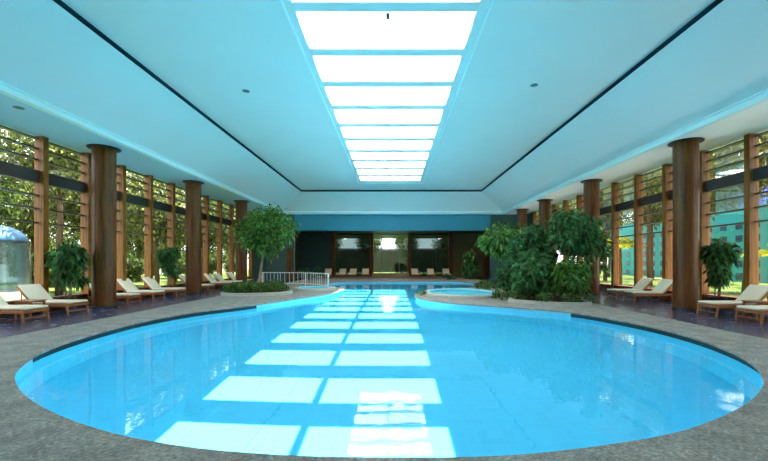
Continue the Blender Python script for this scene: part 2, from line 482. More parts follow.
struct(b.build('trim_2', M['lip']))
# frame round the skylight opening
b = MB()
b.strip(rect(SX0-.035, SX1+.035, SY0-.06, SY1+.06, CEIL), rect(SX0-.035, SX1+.035, SY0-.06, SY1+.06, CEIL-.03))
b.strip(rect(SX0-.035, SX1+.035, SY0-.06, SY1+.06, CEIL-.03), rect(SX0, SX1, SY0, SY1, CEIL-.03))
b.strip(rect(SX0, SX1, SY0, SY1, CEIL-.03), rect(SX0, SX1, SY0, SY1, CEIL))
struct(b.build('trim_3', M['lip']))
# the skylight: framed milky panels between cross bars
GZ = 1.5+5.34
GX0, GX1 = -2.08, 1.80
sky_root = tag(empty('skylight', (0, 0, GZ)), kind='structure')
b = MB()
b.box(SX0, GX0, SY0, SY1, 0, 0.14); b.build('side_frame', M['paint_top'], sky_root)
b = MB(); b.box(GX1, SX1, SY0, SY1, 0, 0.14); b.build('side_frame', M['paint_top'], sky_root)
for k in range(-2, 11):
    g = 7.97+k*PER
    b = MB(); b.box(GX0, GX1, g-.14, g+.14, 0, 0.12, bevel=0.01); b.build('crossbar', M['paint_top'], sky_root)
    if k < 10:
        b = MB(); b.quad((GX0, g+.14, .03), (GX1, g+.14, .03), (GX1, g+PER-.14, .03), (GX0, g+PER-.14, .03))
        b.build('pane', M['skyglass'], sky_root)
    b = MB(); b.box(SX0, SX1, g-.32+.08, g+.40+.08, .86, .95); b.build('rafter', M['steel'], sky_root)
b = MB()
b.box(GX0, GX1, SY1-.14, SY1, 0, .12)
b.build('end_rail', M['lip'], sky_root)
# outer roof light over the shaft: ridge bar, upstands
b = MB()
xm = -0.14
b.box(xm-.06, xm+.06, SY0, SY1, 0.95, 1.05); b.build('ridge_bar', M['steel'], sky_root)
b = MB(); b.box(SX0-.1, SX0, SY0, SY1, .14, 0.75); b.build('upstand', M['steel'], sky_root)
b = MB(); b.box(SX1, SX1+.1, SY0, SY1, .14, 0.75); b.build('upstand', M['steel'], sky_root)
b = MB()
yy = 7.97+.16
b.box(-.13, -.07, yy+.02, yy+.14, -.07, 0.0, bevel=.01); b.box(-.11, -.09, yy+.04, yy+.08, -.22, -.06)
b.build('latch', M['gap'], sky_root)
# small fittings let into the ceiling
fx = [(-4.55, 11.8, CEIL, 'small grey recessed ceiling fitting above the side of the pool with the round-crowned tree'),
      (4.25, 11.4, CEIL, 'small grey recessed ceiling fitting above the side of the pool with the big shrubs'),
      (-9.15, 9.3, SOFFIT, 'small dark slot vent in the lower soffit over the near loungers')]
for x, y, zz, lab in fx:
    e = tag(empty('ceiling_vent', (x, y, zz-.001)), lab, 'vent')
    b = MB(); b.lathe([(.11, -.008), (.11, 0)], 20); b.build('ring', M['fixture'], e)
    b = MB(); b.lathe([(.06, -.014), (.06, -.008)], 16); b.build('grille', M['fixture'], e)

# ------------------------------------------------------------------ walls
def wallbox(name, x0, x1, y0, y1, z0, z1, m):
    b = MB(); b.box(x0, x1, y0, y1, z0, z1); return struct(b.build(name, m))
wallbox('wall_rear', -GLASS_X-.1, GLASS_X+.1, -7.2, -7.0, 0, SOFFIT+.3, M['backwall'])
LY = [11.5+1.69*k for k in range(-5, 11)]
RY = [11.25+1.72*k for k in range(-5, 11)]
wallbox('wall_left', -GLASS_X-.1, -GLASS_X+.1, -7, LY[0]-.12, 0, SOFFIT, M['backwall'])
wallbox('wall_right', GLASS_X-.1, GLASS_X+.1, -7, RY[0]-.12, 0, SOFFIT, M['backwall'])
wallbox('wall_left_end', -GLASS_X-.1, -GLASS_X+.1, LY[-1]+.12, FAR_Y, 0, SOFFIT, M['darkwall'])
wallbox('wall_right_end', GLASS_X-.1, GLASS_X+.1, RY[-1]+.12, FAR_Y, 0, SOFFIT, M['darkwall'])
wallbox('wall_far_left', -GLASS_X+.1, -7.8, END_Y, END_Y+.25, 0, SOFFIT, M['darkwall'])
wallbox('wall_far_right', 7.8, GLASS_X-.1, END_Y, END_Y+.25, 0, SOFFIT, M['darkwall'])
wallbox('wall_far_header', -7.8, 7.8, END_Y, END_Y+.25, 4.05, SOFFIT, M['beam'])
wallbox('trim_4', -7.8, 7.8, END_Y-.05, END_Y+.3, 4.0, 4.06, M['beam'])
wallbox('ceiling_end_room', -GLASS_X, GLASS_X, END_Y+.25, FAR_Y+.3, 4.5, 4.6, M['darkwall'])
wallbox('trim_5', -8.35, -7.95, END_Y-.12, END_Y, 0, 2.6, M['timber'])

# ------------------------------------------------------------------ side windows
win_no = [0]
def window(side, y0, y1):
    """one glazed bay between two timber fins"""
    win_no[0] += 1
    s = side
    gx = GLASS_X
    root = tag(empty('window_%d' % win_no[0], (s*gx, y0, 0), 0), kind='structure')
    w = y1-y0
    sg = -s            # towards the room
    def bx(a, c): return (min(sg*a, sg*c), max(sg*a, sg*c))
    b = MB(); x0, x1 = bx(-.04, .24); b.box(x0, x1, -.09, .09, 0, SOFFIT, bevel=.008); b.build('mullion', M['fin'], root)
    b = MB(); x0, x1 = bx(-.06, .14); b.box(x0, x1, .09, w-.09, 0, .36, bevel=.01)
    x0, x1 = bx(-.08, .20); b.box(x0, x1, .09, w-.09, .36, .41, bevel=.008); b.build('sill', M['fin_h'], root)
    b = MB(); x0, x1 = bx(-.05, .13); b.box(x0, x1, .09, w-.09, 3.88, 4.24, bevel=.006); b.build('transom', M['transom'], root)
    b = MB()
    for zz in (5.2, 4.9, 4.57, 3.5, 3.1, 2.68):
        x0, x1 = bx(-.03, .10); b.box(x0, x1, .09, w-.09, zz-.022, zz+.022)
    b.build('louvre', M['louvre'], root)
    b = MB(); b.quad((0, .1, .4), (0, w-.1, .4), (0, w-.1, SOFFIT), (0, .1, SOFFIT)); b.build('pane', M['pane'], root)
for a, c in zip(LY, LY[1:]): window(-1, a, c)
for a, c in zip(RY, RY[1:]): window(1, a, c)
# closing posts at the far ends
wallbox('trim_6', -GLASS_X, -GLASS_X+.24, LY[-1]-.1, LY[-1]+.1, 0, SOFFIT, M['fin'])
wallbox('trim_7', GLASS_X-.24, GLASS_X, RY[-1]-.1, RY[-1]+.1, 0, SOFFIT, M['fin'])

# far glazed wall with timber posts
posts = [-10.2, -6.2, -2.2, 1.8, 6.1, 9.8]
for i, (a, c) in enumerate(zip(posts, posts[1:])):
    mid = i == 2
    root = tag(empty('window_%d' % (win_no[0]+1+i) if not mid else 'door_1', (0, FAR_Y, 0)), kind='structure')
    b = MB(); b.box(a-.2, a+.2, -.3, .1, 0, 4.5, bevel=.01); b.build('post', M['timber'], root)
    if i == len(posts)-2:
        b = MB(); b.box(c-.2, c+.2, -.3, .1, 0, 4.5, bevel=.01); b.build('post', M['timber'], root)
    if i in (0, 4):
        b = MB(); b.box(a+.2, c-.2, 0, .1, 0, 4.5); b.build('panel', M['darkwall'] if i == 0 else plain('olive_end_panel', (0.13, 0.11, 0.035), .5), root)
    else:
        b = MB(); b.box(a+.2, c-.2, -.04, .06, 2.8, 2.92)
        b.box(a+.2, c-.2, -.04, .06, 4.35, 4.5); b.box(a+.2, c-.2, -.04, .06, .0, .1)
        k = 3 if not mid else 4
        for j in range(1, k):
            xx = a+.2+(c-a-.4)*j/k; b.box(xx-.04, xx+.04, -.04, .06, .1, 2.8)
        b.build('frame', M['transom'] if not mid else M['rim'], root)
        b = MB(); b.quad((a+.2, 0.03, 0), (c-.2, 0.03, 0), (c-.2, 0.03, 4.5), (a+.2, 0.03, 4.5)); b.build('pane', M['pane_door'] if mid else M['pane_dark'], root)

wallbox('wall_far_end_left', -GLASS_X, posts[0]-.2, FAR_Y, FAR_Y+.1, 0, 4.5, M['darkwall'])
wallbox('wall_far_end_right', posts[-1]+.2, GLASS_X, FAR_Y, FAR_Y+.1, 0, 4.5, M['darkwall'])
# ------------------------------------------------------------------ round columns
CR = .335
def make_column():
    root = empty('round_column')
    b = MB(); b.lathe([(CR, 0.05), (CR, SOFFIT-.02)], 40, caps=False)
    o = b.build('shaft', M['timber'], root, smooth=True)
    b = MB()
    for k in range(10):
        a = 2*PI*k/10+.2
        b.box(-.005, .005, -.003, .003, .07, SOFFIT-.04, Matrix.Translation((CR*math.cos(a), CR*math.sin(a), 0)) @ Matrix.Rotation(a+PI/2, 4, 'Z'))
    b.build('joint', M['gap'], root)
    b = MB(); b.lathe([(CR+.002, SOFFIT-.035), (CR+.13, SOFFIT-.035), (CR+.13, SOFFIT-.006), (CR+.002, SOFFIT-.005)], 40); b.build('collar', M['collar'], root)
    b = MB(); b.lathe([(CR+.02, 0.0), (CR+.02, .05), (CR+.002, .06)], 40, caps=False); b.build('base_ring', M['collar'], root)
    return root
cols = [(-9.56, 12.6, 'round brown timber column by the windows, beside the fountain view and two nearest loungers'),
        (-9.40, 17.95, 'round timber column behind the small potted fig, second from the camera on the fountain side'),
        (-9.36, 23.55, 'round timber column rising behind the round-crowned tree, third on the fountain side'),
        (9.22, 11.95, 'thick round timber column standing before the teal building view beside a tall potted fig'),
        (9.27, 17.7, 'round timber column directly behind the tallest shrub, before the yellow palm view'),
        (9.30, 23.2, 'round timber column whose top shows above the dense shrubs'),
        (9.30, 27.3, 'round timber column in the corner beside the dark end wall, above the shrubs')]
proto = make_column()
for i, (x, y, lab) in enumerate(cols):
    o = proto if i == 0 else copy_tree(proto)
    o.location = (x, y, 0); o.rotation_euler.z = .4*i
    tag(o, lab, 'column', 'round timber columns along the pool hall', 'thing')

# ------------------------------------------------------------------ sun loungers
def make_lounger():
    """foot at the origin, head towards +x"""
    r = empty('sun_lounger')
    hw = .33
    for s in (-1, 1):
        b = MB(); b.box(0, 1.50, s*hw-.025, s*hw+.025, .235, .305, bevel=.008); b.build('side_rail', M['teak'], r)
    for x in (.06, 1.34):
        for s in (-1, 1):
            b = MB()
            lean = -.05 if x < 1 else .06
            b.tube([(x, s*hw, .30), (x+lean, s*(hw+.01), 0.0)], [.034, .028], 6); b.build('leg', M['teak_z'], r)
    for x0, x1, z0, z1 in ((.0, .04, .235, .305), (.03, .06, .09, .12), (1.33, 1.36, .1, .13), (1.46, 1.50, .235, .305)):
        b = MB(); b.box(x0, x1, -hw+.02, hw-.02, z0, z1, bevel=.006); b.build('crossbar', M['teak_z'], r)
    b = MB()
    for k in range(10): b.box(.06+k*.11, .13+k*.11, -hw+.02, hw-.02, .30, .322)
    b.build('slat_bed', M['teak_z'], r)
    b = MB(); b.box(-.01, 1.09, -hw+.01, hw-.01, .322, .385, bevel=.026, seg=3)
    sc = b.build('seat_cushion', M['cushion'], r, smooth=True)
    for x in (.37, .75):
        b = MB(); b.box(x-.006, x+.006, -hw+.015, hw-.015, .383, .388); b.build('piping', M['piping'], sc)
    R = Matrix.Translation((1.08, 0, .32)) @ Matrix.Rotation(-math.radians(48), 4, 'Y')
    b = MB()
    for s in (-1, 1): b.box(0, .66, s*hw-.02-(s*.01), s*hw+.02-(s*.01), -.02, .02, R, bevel=.006)
    for k in range(6): b.box(.04+k*.105, .10+k*.105, -hw+.02, hw-.02, -.012, .010, R)
    b.build('backrest', M['teak'], r)
    b = MB(); b.box(.0, .66, -hw+.01, hw-.01, .012, .075, R, bevel=.026, seg=3)
    b.build('back_cushion', M['cushion'], r, smooth=True)
    p = R @ Vector((.5, 0, -.02))
    for s in (-1, 1):
        b = MB(); b.tube([(p.x, s*.27, p.z), (1.44, s*.27, .27)], .014, 6); b.build('back_prop', M['teak_z'], r)
    return r
lp = make_lounger()
first = [True]
def lounger(x, y, rz, lab, group):
    o = lp if first[0] else copy_tree(lp)
    first[0] = False
    o.location = (x, y, 0); o.rotation_euler = (0, 0, rz)
    tag(o, lab, 'sun lounger', group)
    return o
GL = 'cream cushioned teak loungers along the fountain-side windows'
left_l = [(-9.0, 9.62, 'teak lounger showing only its cream foot end, beside a low side table'),
          (-9.10, 11.02, 'teak lounger with raised cream back, fully visible before the fountain'),
          (-9.10, 13.42, 'teak lounger half hidden behind the thick round column nearest the fountain'),
          (-9.10, 14.85, 'teak lounger just beyond the nearest fountain-side column, its cream back raised'),
          (-9.10, 16.4, 'teak lounger in front of the small potted fig, before the next column'),
          (-9.10, 19.15, 'teak lounger partly behind the second fountain-side column and the small potted fig'),
          (-9.10, 21.6, 'cream lounger next beyond the second fountain-side column'),
          (-9.10, 22.75, 'middle cream lounger of three between the second and third fountain-side columns'),
          (-9.10, 24.5, 'farthest cream lounger on the fountain side, beside the round-crowned tree')]
for x, y, lab in left_l: lounger(x, y, PI+random.uniform(-.04, .04), lab, GL)
GR = 'cream cushioned teak loungers along the windows facing the teal building'
right_l = [(8.88, 9.5, 'nearest teak lounger on the teal building side, cut off, beside a side table'),
           (8.88, 10.75, 'teak lounger with its flat cream seat before the tall potted fig and teal building'),
           (8.98, 14.45, 'teak lounger just beyond the thick column, nearer of a pair, cream back raised'),
           (8.98, 15.6, 'farther teak lounger of the pair between thick column and big shrubs')]
for x, y, lab in right_l: lounger(x, y, random.uniform(-.04, .04), lab, GR)
GF = 'loungers in a row at the dark far end of the pool'
far_l = [(-6.2, 'cream lounger at the far end, beside the fern clump'),
         (-5.0, 'dim lounger at the far end, second from the fern clump'),
         (-3.95, 'cream lounger at the far end, third from the fern clump'),
         (-2.6, 'cream lounger at the far end, on the fern side of the glass door step'),
         (2.3, 'upright cream lounger beside the far step, on the tall-plant side'),
         (3.75, 'middle cream lounger of three between far glass door and tall plant'),
         (5.2, 'cream lounger at the far end, beside the tall broad-leaf plant')]
for x, lab in far_l: lounger(x, 36.0, PI/2+random.uniform(-.12, .12), lab, GF)

def make_table():
    r = empty('side_table')
    b = MB()
    for k in range(5): b.box(-.24+k*.098, -.155+k*.098, -.24, .24, .44, .465, bevel=.004)
    b.build('table_top', M['teak_z'], r)
    b = MB(); b.box(-.22, .22, -.22, -.19, .39, .44); b.build('apron', M['teak'], r)
    b = MB(); b.box(-.22, .22, .19, .22, .39, .44); b.build('apron', M['teak'], r)
    for sx in (-1, 1):
        for sy in (-1, 1):
            b = MB(); b.box(sx*.2-.02, sx*.2+.02, sy*.2-.02, sy*.2+.02, 0, .44); b.build('leg', M['teak_z'], r)
    return r
tb = make_table(); tb.location = (-9.85, 10.33, 0)
tag(tb, 'low teak side table between the two loungers nearest the fountain', 'side table', 'teak side tables')
t2 = copy_tree(tb); t2.location = (9.75, 10.13, 0)
tag(t2, 'low teak side table between the two loungers facing the teal building', 'side table', 'teak side tables')

# ------------------------------------------------------------------ planting inside
def branchy(b, base, top, targets, r0, r1, n=7):
    pts = []
    base = Vector(base); top = Vector(top)
    for i in range(6):
        t = i/5
        p = base.lerp(top, t)+Vector((math.sin(t*5+base.x)*.04, math.cos(t*4+base.y)*.04, 0))*(1 if 0 < i < 5 else 0)
        pts.append(p)
    b.tube(pts, [r0+(r1-r0)*i/5 for i in range(6)], n)
    for c in targets:
        c = Vector(c); m_ = top.lerp(c, .5)+Vector((0, 0, .06))
        b.tube([top-Vector((0, 0, .12)), m_, c], [r1*.7, r1*.45, r1*.2], 5)

def tree(name, label, cat, base, crown, rad, nb, nl, size, leaf, trunk_top=None, r0=.05, group=None, bark='bark', sub=.42, width=.42, droop=.3):
    r = tag(empty(name, base), label, cat, group)
    c = (crown[0]-base[0], crown[1]-base[1], crown[2]-base[2])
    ch, cs = clustered(c, rad, nb, nl, size, sub, width=width, droop=droop)
    if base[0] > 4: ch = keep_in_cell(ch, base, crown)
    leaves_obj('foliage', ch, M[leaf], r)
    b = MB(); tt = trunk_top or (c[0]*.9, c[1]*.9, max(.2, c[2]-rad[2]*.55))
    branchy(b, (0, 0, 0), tt, cs[::max(1, len(cs)//9)], r0, r0*.65)
    b.build('trunk', M[bark], r, smooth=True)
    return r

CELLS = [((6.95, 14.6, 2.62), (1.25, 1.1, 1.0)), ((5.1, 17.2, 2.45), (1.3, 1.0, .85)), ((5.75, 15.3, 1.7), (1.05, .85, 1.6)), ((6.55, 13.75, 1.02), (.8, .6, .95)),
         ((5.35, 14.35, 1.0), (.85, .65, .92)), ((5.3, 16.3, .9), (.85, .65, .82)), ((6.72, 15.75, .78), (.5, .55, .7))]
def keep_in_cell(chunks, base, centre):
    # leaves stay on their own plant's side of a neighbour
    i = min(range(len(CELLS)), key=lambda k: (Vector(CELLS[k][0])-Vector(centre)).length)
    out = []
    for v, f in chunks:
        q = v.reshape(-1, 4, 3)+np.array(base)
        ok = np.ones(len(q), bool)
        dd = lambda k: np.linalg.norm((q-np.array(CELLS[k][0]))/np.array(CELLS[k][1]), axis=2)
        mine = dd(i)
        for k in range(len(CELLS)):
            if k != i: ok &= (mine < dd(k)-.02).all(axis=1)
        ok &= q[:, :, 2].min(axis=1) > .16
        q = q[ok]-np.array(base)
        if len(q) == 0: continue
        j = np.arange(len(q))*4
        out.append((q.reshape(-1, 3), np.concatenate([np.stack([j, j+1, j+2], 1), np.stack([j, j+2, j+3], 1)])))
    return out

# round-crowned tree in the bed by the railing
tree('ficus_tree', 'round-crowned green tree on a pale trunk in the low bed by the white railing', 'tree',
     (-7.1, 19.8, .105), (-6.62, 20, 3.08), (1.62, 1.5, 1.3), 50, 120, .2, 'leaf_fig', r0=.085, sub=.36)
# dense shrubbery beside the pool
tree('ficus_tree', 'tallest shrub tree with a spreading crown in front of a timber column', 'tree',
     (6.95, 14.7, .085), (6.95, 14.6, 2.62), (1.15, 1.0, .92), 40, 85, .23, 'leaf_deep', r0=.04, sub=.40, droop=.5)
tree('ficus_tree', 'slender tree leaning over the spa edge of the shrub bed, hanging pale-lit leaves', 'tree',
     (5.75, 17.3, .085), (5.1, 17.2, 2.45), (1.2, .9, .78), 34, 80, .23, 'leaf_fig', r0=.035, sub=.42, droop=.6)
def shrub(label, base, h, rx, ry, nb, nl, size, leaf, group='dense shrubs beside the pool', droop=.5, width=.4):
    r = tag(empty('shrub', base), label, 'shrub', group)
    ch, cs = clustered((0, 0, h*.54), (rx*1.0, ry, h*.50), nb, nl, size, .36, droop=droop, width=width)
    if base[1] < 25: ch = keep_in_cell(ch, base, (base[0], base[1], base[2]+h*.54))
    for v, f in ch: v[:, 2] = np.maximum(v[:, 2], .03)
    leaves_obj('foliage', ch, M[leaf], r)
    for k in range(5):
        a = 2*PI*k/5
        c = cs[k*len(cs)//5]
        b = MB(); b.tube([(.06*math.cos(a), .06*math.sin(a), 0), (c[0]*.4, c[1]*.4, c[2]*.6), tuple(c)], [.022, .016, .008], 5)
        b.build('stem', M['bark_dark'], r)
    return r
shrub('bulky dark shrub in the middle of the poolside bed, between two trees', (5.75, 15.3, .085), 3.0, 1.0, .8, 50, 85, .24, 'leaf_deep')
shrub('leafy shrub at the pool edge below the tallest shrub tree', (6.55, 13.75, .085), 1.75, .75, .55, 32, 75, .21, 'leaf_fig')
shrub('drooping shrub filling the front of the bed by the pool corner', (5.35, 14.35, .085), 1.7, .8, .6, 34, 75, .22, 'leaf_deep')
shrub('rounded shrub behind the spa, under the slender leaning tree', (5.3, 16.3, .085), 1.5, .8, .6, 26, 75, .21, 'leaf_deep')
shrub('small shrub at the deck end of the poolside bed', (6.72, 15.75, .085), 1.3, .45, .5, 18, 80, .15, 'leaf_deep')

def clump(name, label, cat, loc, r_, h, n, size, leaf, group=None, width=.4):
    o_ = tag(empty(name, loc), label, cat, group)
    u = RNG.random(n)*2*PI; rr = np.sqrt(RNG.random(n))*r_
    pos = np.stack([rr*np.cos(u), rr*np.sin(u), .02+RNG.random(n)*h*(1-.5*(rr/r_)**2)], 1)
    d = np.stack([np.cos(u), np.sin(u), .9+RNG.random(n)], 1)+RNG.normal(size=(n, 3))*.4
    leaves_obj('foliage', [leaf_arrays(pos, d, size*(.7+.6*RNG.random(n)), width, .2)], M[leaf], o_)
    b = MB()
    for k in range(3):
        b.tube([(.02*k-.02, 0, 0), (.05*(k-1), .03*(k-1), h*.7)], [.012, .006], 5)
    b.build('stem', M['bark_dark'], o_)
    return o_

def fronds(name, label, cat, loc, n, length, up, leaf, group=None, trunk=0.0, lw=.09, pinnate=True):
    o_ = tag(empty(name, loc), label, cat, group)
    ch = []; b = MB()
    for k in range(n):
        a = 2*PI*k/n+RNG.random()*.5; e = up*(.6+.6*RNG.random()); ln = length*(.75+.4*RNG.random())
        pts = []
        for i in range(9):
            t = i/8
            r = ln*t*math.cos(e)*(1)
            zz = trunk+ln*(t*math.sin(e)-.55*t*t*(.6+.4*math.cos(e)))
            pts.append((r*math.cos(a), r*math.sin(a), max(.03, zz)))
        b.tube(pts, [.012*(1-.8*i/8) for i in range(9)], 4)
        P = np.array(pts); m_ = 22
        ts = np.linspace(.12, 1, m_)*8
        i0 = np.minimum(ts.astype(int), 7); fr = (ts-i0)[:, None]
        pos = P[i0]*(1-fr)+P[i0+1]*fr; tan = P[i0+1]-P[i0]; tan /= np.linalg.norm(tan, axis=1, keepdims=True)
        sd = np.cross(tan, [0, 0, 1.]); sd /= np.linalg.norm(sd, axis=1, keepdims=True)+1e-6
        sz = ln*.26*np.sin(np.linspace(.35, 2.9, m_))
        for s in (-1, 1):
            ch.append(leaf_arrays(pos, sd*s+tan*.7+RNG.normal(size=pos.shape)*.08, sz, .22, .25))
    if trunk > 0:
        b.tube([(0, 0, 0), (.05, 0, trunk*.5), (0, 0, trunk)], [.12, .09, .08], 8)
    leaves_obj('frond', ch, M[leaf], o_)
    b.build('stem', M['bark_dark'], o_)
    return o_

def potted(label, loc, h, crown_r, nb, nl, group='potted figs before the windows'):
    r = tag(empty('potted_fig', loc), label, 'potted plant', group)
    b = MB(); b.lathe([(.17, 0), (.20, .12), (.235, .36), (.25, .40), (.225, .40), (.21, .33)], 24); b.build('pot', M['pot'], r, smooth=False)
    b = MB(); b.lathe([(.205, .335), (.01, .36)], 20); b.build('soil', M['soil'], r)
    cz = h-crown_r*.95
    ch, cs = clustered((0, 0, cz), (crown_r*.85, crown_r*.95, crown_r), nb, nl, .22, .38, droop=.55, width=.36)
    ch2, cs2 = clustered((.05, 0, cz*.66), (crown_r*.75, crown_r*.75, crown_r*.8), nb//2, nl*2//3, .20, .4, droop=.6, width=.36)
    leaves_obj('foliage', ch+ch2, M['leaf_deep'], r)
    for k in range(3):
        a = 2*PI*k/3
        tops = cs[k::3][:4]
        b = MB(); branchy(b, (.06*math.cos(a), .06*math.sin(a), .33), (.12*math.cos(a), .12*math.sin(a), cz-.2), tops, .02, .014, 6)
        b.build('trunk', M['bark'], r, smooth=True)
    return r
potted('large potted fig by the windows nearest the fountain, behind the fully visible lounger', (-10.08, 11.78, 0), 2.15, .48, 22, 50)
potted('smaller potted fig between the first and second fountain-side columns', (-10.2, 17.3, 0), 2.2, .40, 20, 45)
potted('tall potted fig in front of the teal building, beside the thick column', (10.22, 11.95, 0), 2.2, .42, 22, 45)
potted('potted fig half hidden by the column behind the shrub bed', (9.95, 18.6, 0), 2.6, .6, 20, 45)

# far end plants
fronds('fern_plant', 'spreading blue-green fern clump before the dark far panel', 'fern', (-7.1, 32.6, 0), 26, 1.9, 1.05, 'leaf_fern')
shrub('tall dark broad-leaf plant before the olive far panel', (6.75, 33.0, 0), 2.4, .7, .6, 24, 70, .3, 'leaf_deep', group=None, width=.5)
fronds('fern_plant', 'low dark fern beside the tall plant and the last far lounger', 'fern', (4.9, 32.4, 0), 14, 1.1, .9, 'leaf_fern')

# low bed beside the railing
bed_pts = [(-7.45, 16.7), (-6.2, 16.55), (-5.2, 17.0), (-4.75, 17.9), (-5.1, 18.9), (-5.75, 19.6), (-5.85, 20.8), (-6.3, 21.6), (-7.3, 21.6), (-7.95, 20.4), (-8.05, 18.2)]
def planter(name, label, pts, h):
    loop = [Vector((p.x, p.y)) for p in catmull(pts, 5)]
    r = tag(empty(name), label, 'planting bed')
    inn = offset_loop(loop, -.16)
    b = MB(); b.strip(z(loop, 0.002), z(loop, h)); b.strip(z(loop, h), z(inn, h)); b.strip(z(inn, h), z(inn, .003)); b.build('rim', M['rim'], r)
    b = MB(); b.fill(z(inn, h-.07)); b.build('soil', M['soil'], r)
    return loop
LB = planter('planting_bed', 'low stone-rimmed bed of ground cover round the pale tree trunk', bed_pts, .14)
rb_pts = [(3.95, 14.35), (4.7, 13.45), (5.8, 12.75), (6.75, 12.75), (7.15, 13.8), (7.25, 15.8), (7.2, 17.9), (6.6, 18.9), (5.9, 18.6), (5.85, 17.2), (5.5, 15.9), (4.7, 15.2)]
rb_pts = [(4.35, 14.3), (4.75, 13.7), (5.75, 13.0), (6.7, 12.95), (7.12, 13.8), (7.2, 15.8), (7.15, 17.9), (6.5, 18.5), (5.3, 18.3), (5.15, 17.6), (5.1, 16.6), (4.85, 15.4)]
RB = planter('planting_bed', 'stone-rimmed bed packed with tall shrubs beside the pool', rb_pts, .12)

def inside(p, loop):
    c = False; n = len(loop)
    for i in range(n):
        a, b_ = loop[i], loop[(i+1) % n]
        if (a.y > p[1]) != (b_.y > p[1]) and p[0] < (b_.x-a.x)*(p[1]-a.y)/(b_.y-a.y)+a.x: c = not c
    return c
def scatter(loop, n, mind, margin):
    inn = offset_loop(loop, -margin); out = []
    xs = [p.x for p in loop]; ys = [p.y for p in loop]
    for _ in range(4000):
        p = (random.uniform(min(xs), max(xs)), random.uniform(min(ys), max(ys)))
        if inside(p, inn) and all((p[0]-q[0])**2+(p[1]-q[1])**2 > mind**2 for q in out): out.append(p)
        if len(out) >= n: break
    return out
cl = None
for p in scatter(LB, 26, .48, .36):
    if math.hypot(p[0]+7.1, p[1]-19.8) < .3: continue
    lab = 'low leafy green tuft among ground cover in the bed by the railing'
    if cl is None: cl = clump('ground_cover_plant', lab, 'ground cover', (p[0], p[1], .1), .34, .36, 170, .14, 'leaf_cover', 'ground cover in the railing bed'); o = cl
    else: o = copy_tree(cl)
    o.location = (p[0], p[1], .1); o.rotation_euler.z = random.uniform(0, 6); s = random.uniform(.8, 1.15); o.scale = (s, s, s)
for p in ((4.75, 14.35), (5.35, 13.45), (6.2, 13.25), (6.75, 13.3), (5.0, 15.3)):
    o = copy_tree(cl); o.location = (p[0], p[1], .08); o.rotation_euler.z = random.uniform(0, 6)
    tag(o, 'low green tuft along the pool-facing rim of the tall shrub bed', 'ground cover', 'tufts at the front of the shrub bed')
clump('ground_cover_plant', 'tiny dark green tuft alone on the tip of the pool edge by the spa', 'ground cover', (1.28, 17.0, 0), .2, .22, 90, .13, 'leaf_deep')
o = clump('ground_cover_plant', 'spreading low plant on the far rim of the larger spa', 'ground cover', (5.15, 20.5, 0), .65, .4, 320, .2, 'leaf_cover')
o = clump('ground_cover_plant', 'low pale green plant hanging at the shrub-side rim of the larger spa', 'ground cover', (4.35, 15.1, 0), .32, .36, 150, .18, 'leaf_cover')

# ------------------------------------------------------------------ spas
def spa(label, c, rx, ry, h):
    r = tag(empty('spa_pool', (c[0], c[1], 0)), label, 'spa pool')
    lp_ = [Vector((rx*math.cos(2*PI*k/48), ry*math.sin(2*PI*k/48))) for k in range(48)]
    inn = offset_loop(lp_, -.28)
    b = MB(); b.strip(z(lp_, 0.002), z(lp_, h-.03)); b.strip(z(lp_, h-.03), z(offset_loop(lp_, -.03), h)); b.strip(z(offset_loop(lp_, -.03), h), z(inn, h)); b.build('rim', M['rim'], r)
    b = MB(); b.strip(z(inn, h), z(inn, .012)); b.fill(z(inn, .012)); b.build('basin', M['pool_wall'], r)
    b = MB(); b.fill(z(inn, h-.03)); b.build('water', M['spa_water'], r)
spa('larger round spa with pale rim beside the tall shrub bed', (3.15, 17.6), 1.75, 2.2, .13)
spa('small round spa with pale rim beside the white railing', (-4.25, 20.7), 1.15, 1.25, .13)

# ------------------------------------------------------------------ white railing
rail = tag(empty('pool_railing'), 'curved white metal railing with thin balusters behind the small spa', 'railing')
rp = catmull([(-8.3, 24.3), (-7.2, 24.4), (-6.0, 24.1), (-4.95, 23.4), (-4.3, 22.6), (-3.95, 22.25)], 8)[:-8]
rp = rp[:41]
b = MB(); b.tube([(p.x, p.y, .82) for p in rp], .028, 6); b.build('top_rail', M['steel'], rail)
b = MB(); b.tube([(p.x, p.y, .14) for p in rp], .02, 6); b.build('bottom_rail', M['steel'], rail)
acc = 0; last = rp[0]; bal = None
for i, p in enumerate(rp):
    acc += (p-last).length; last = p
    endp = i in (0, len(rp)-1, len(rp)//2)
    if endp or acc > .16:
        acc = 0
        if endp:
            b = MB(); b.tube([(0, 0, 0), (0, 0, .84)], .032, 8); o = b.build('post', M['steel'], rail)
        elif bal is None:
            b = MB(); b.tube([(0, 0, .14), (0, 0, .82)], .014, 5); bal = o = b.build('baluster', M['steel'], rail)
        else:
            o = bal.copy(); COL.objects.link(o); o.parent = rail
        o.location = (p.x, p.y, 0)

# step before the far glass door
st = tag(empty('door_step', (-.2, 37.2, 0)), 'two wide beige stone steps before the far glass door', 'steps')
b = MB(); b.box(-1.85, 1.85, .45, 2.4, 0, .36, bevel=.015); b.build('upper_step', M['step'], st)
b = MB(); b.box(-1.85, 1.85, 0, .45, 0, .18, bevel=.015); b.build('lower_step', M['step'], st)

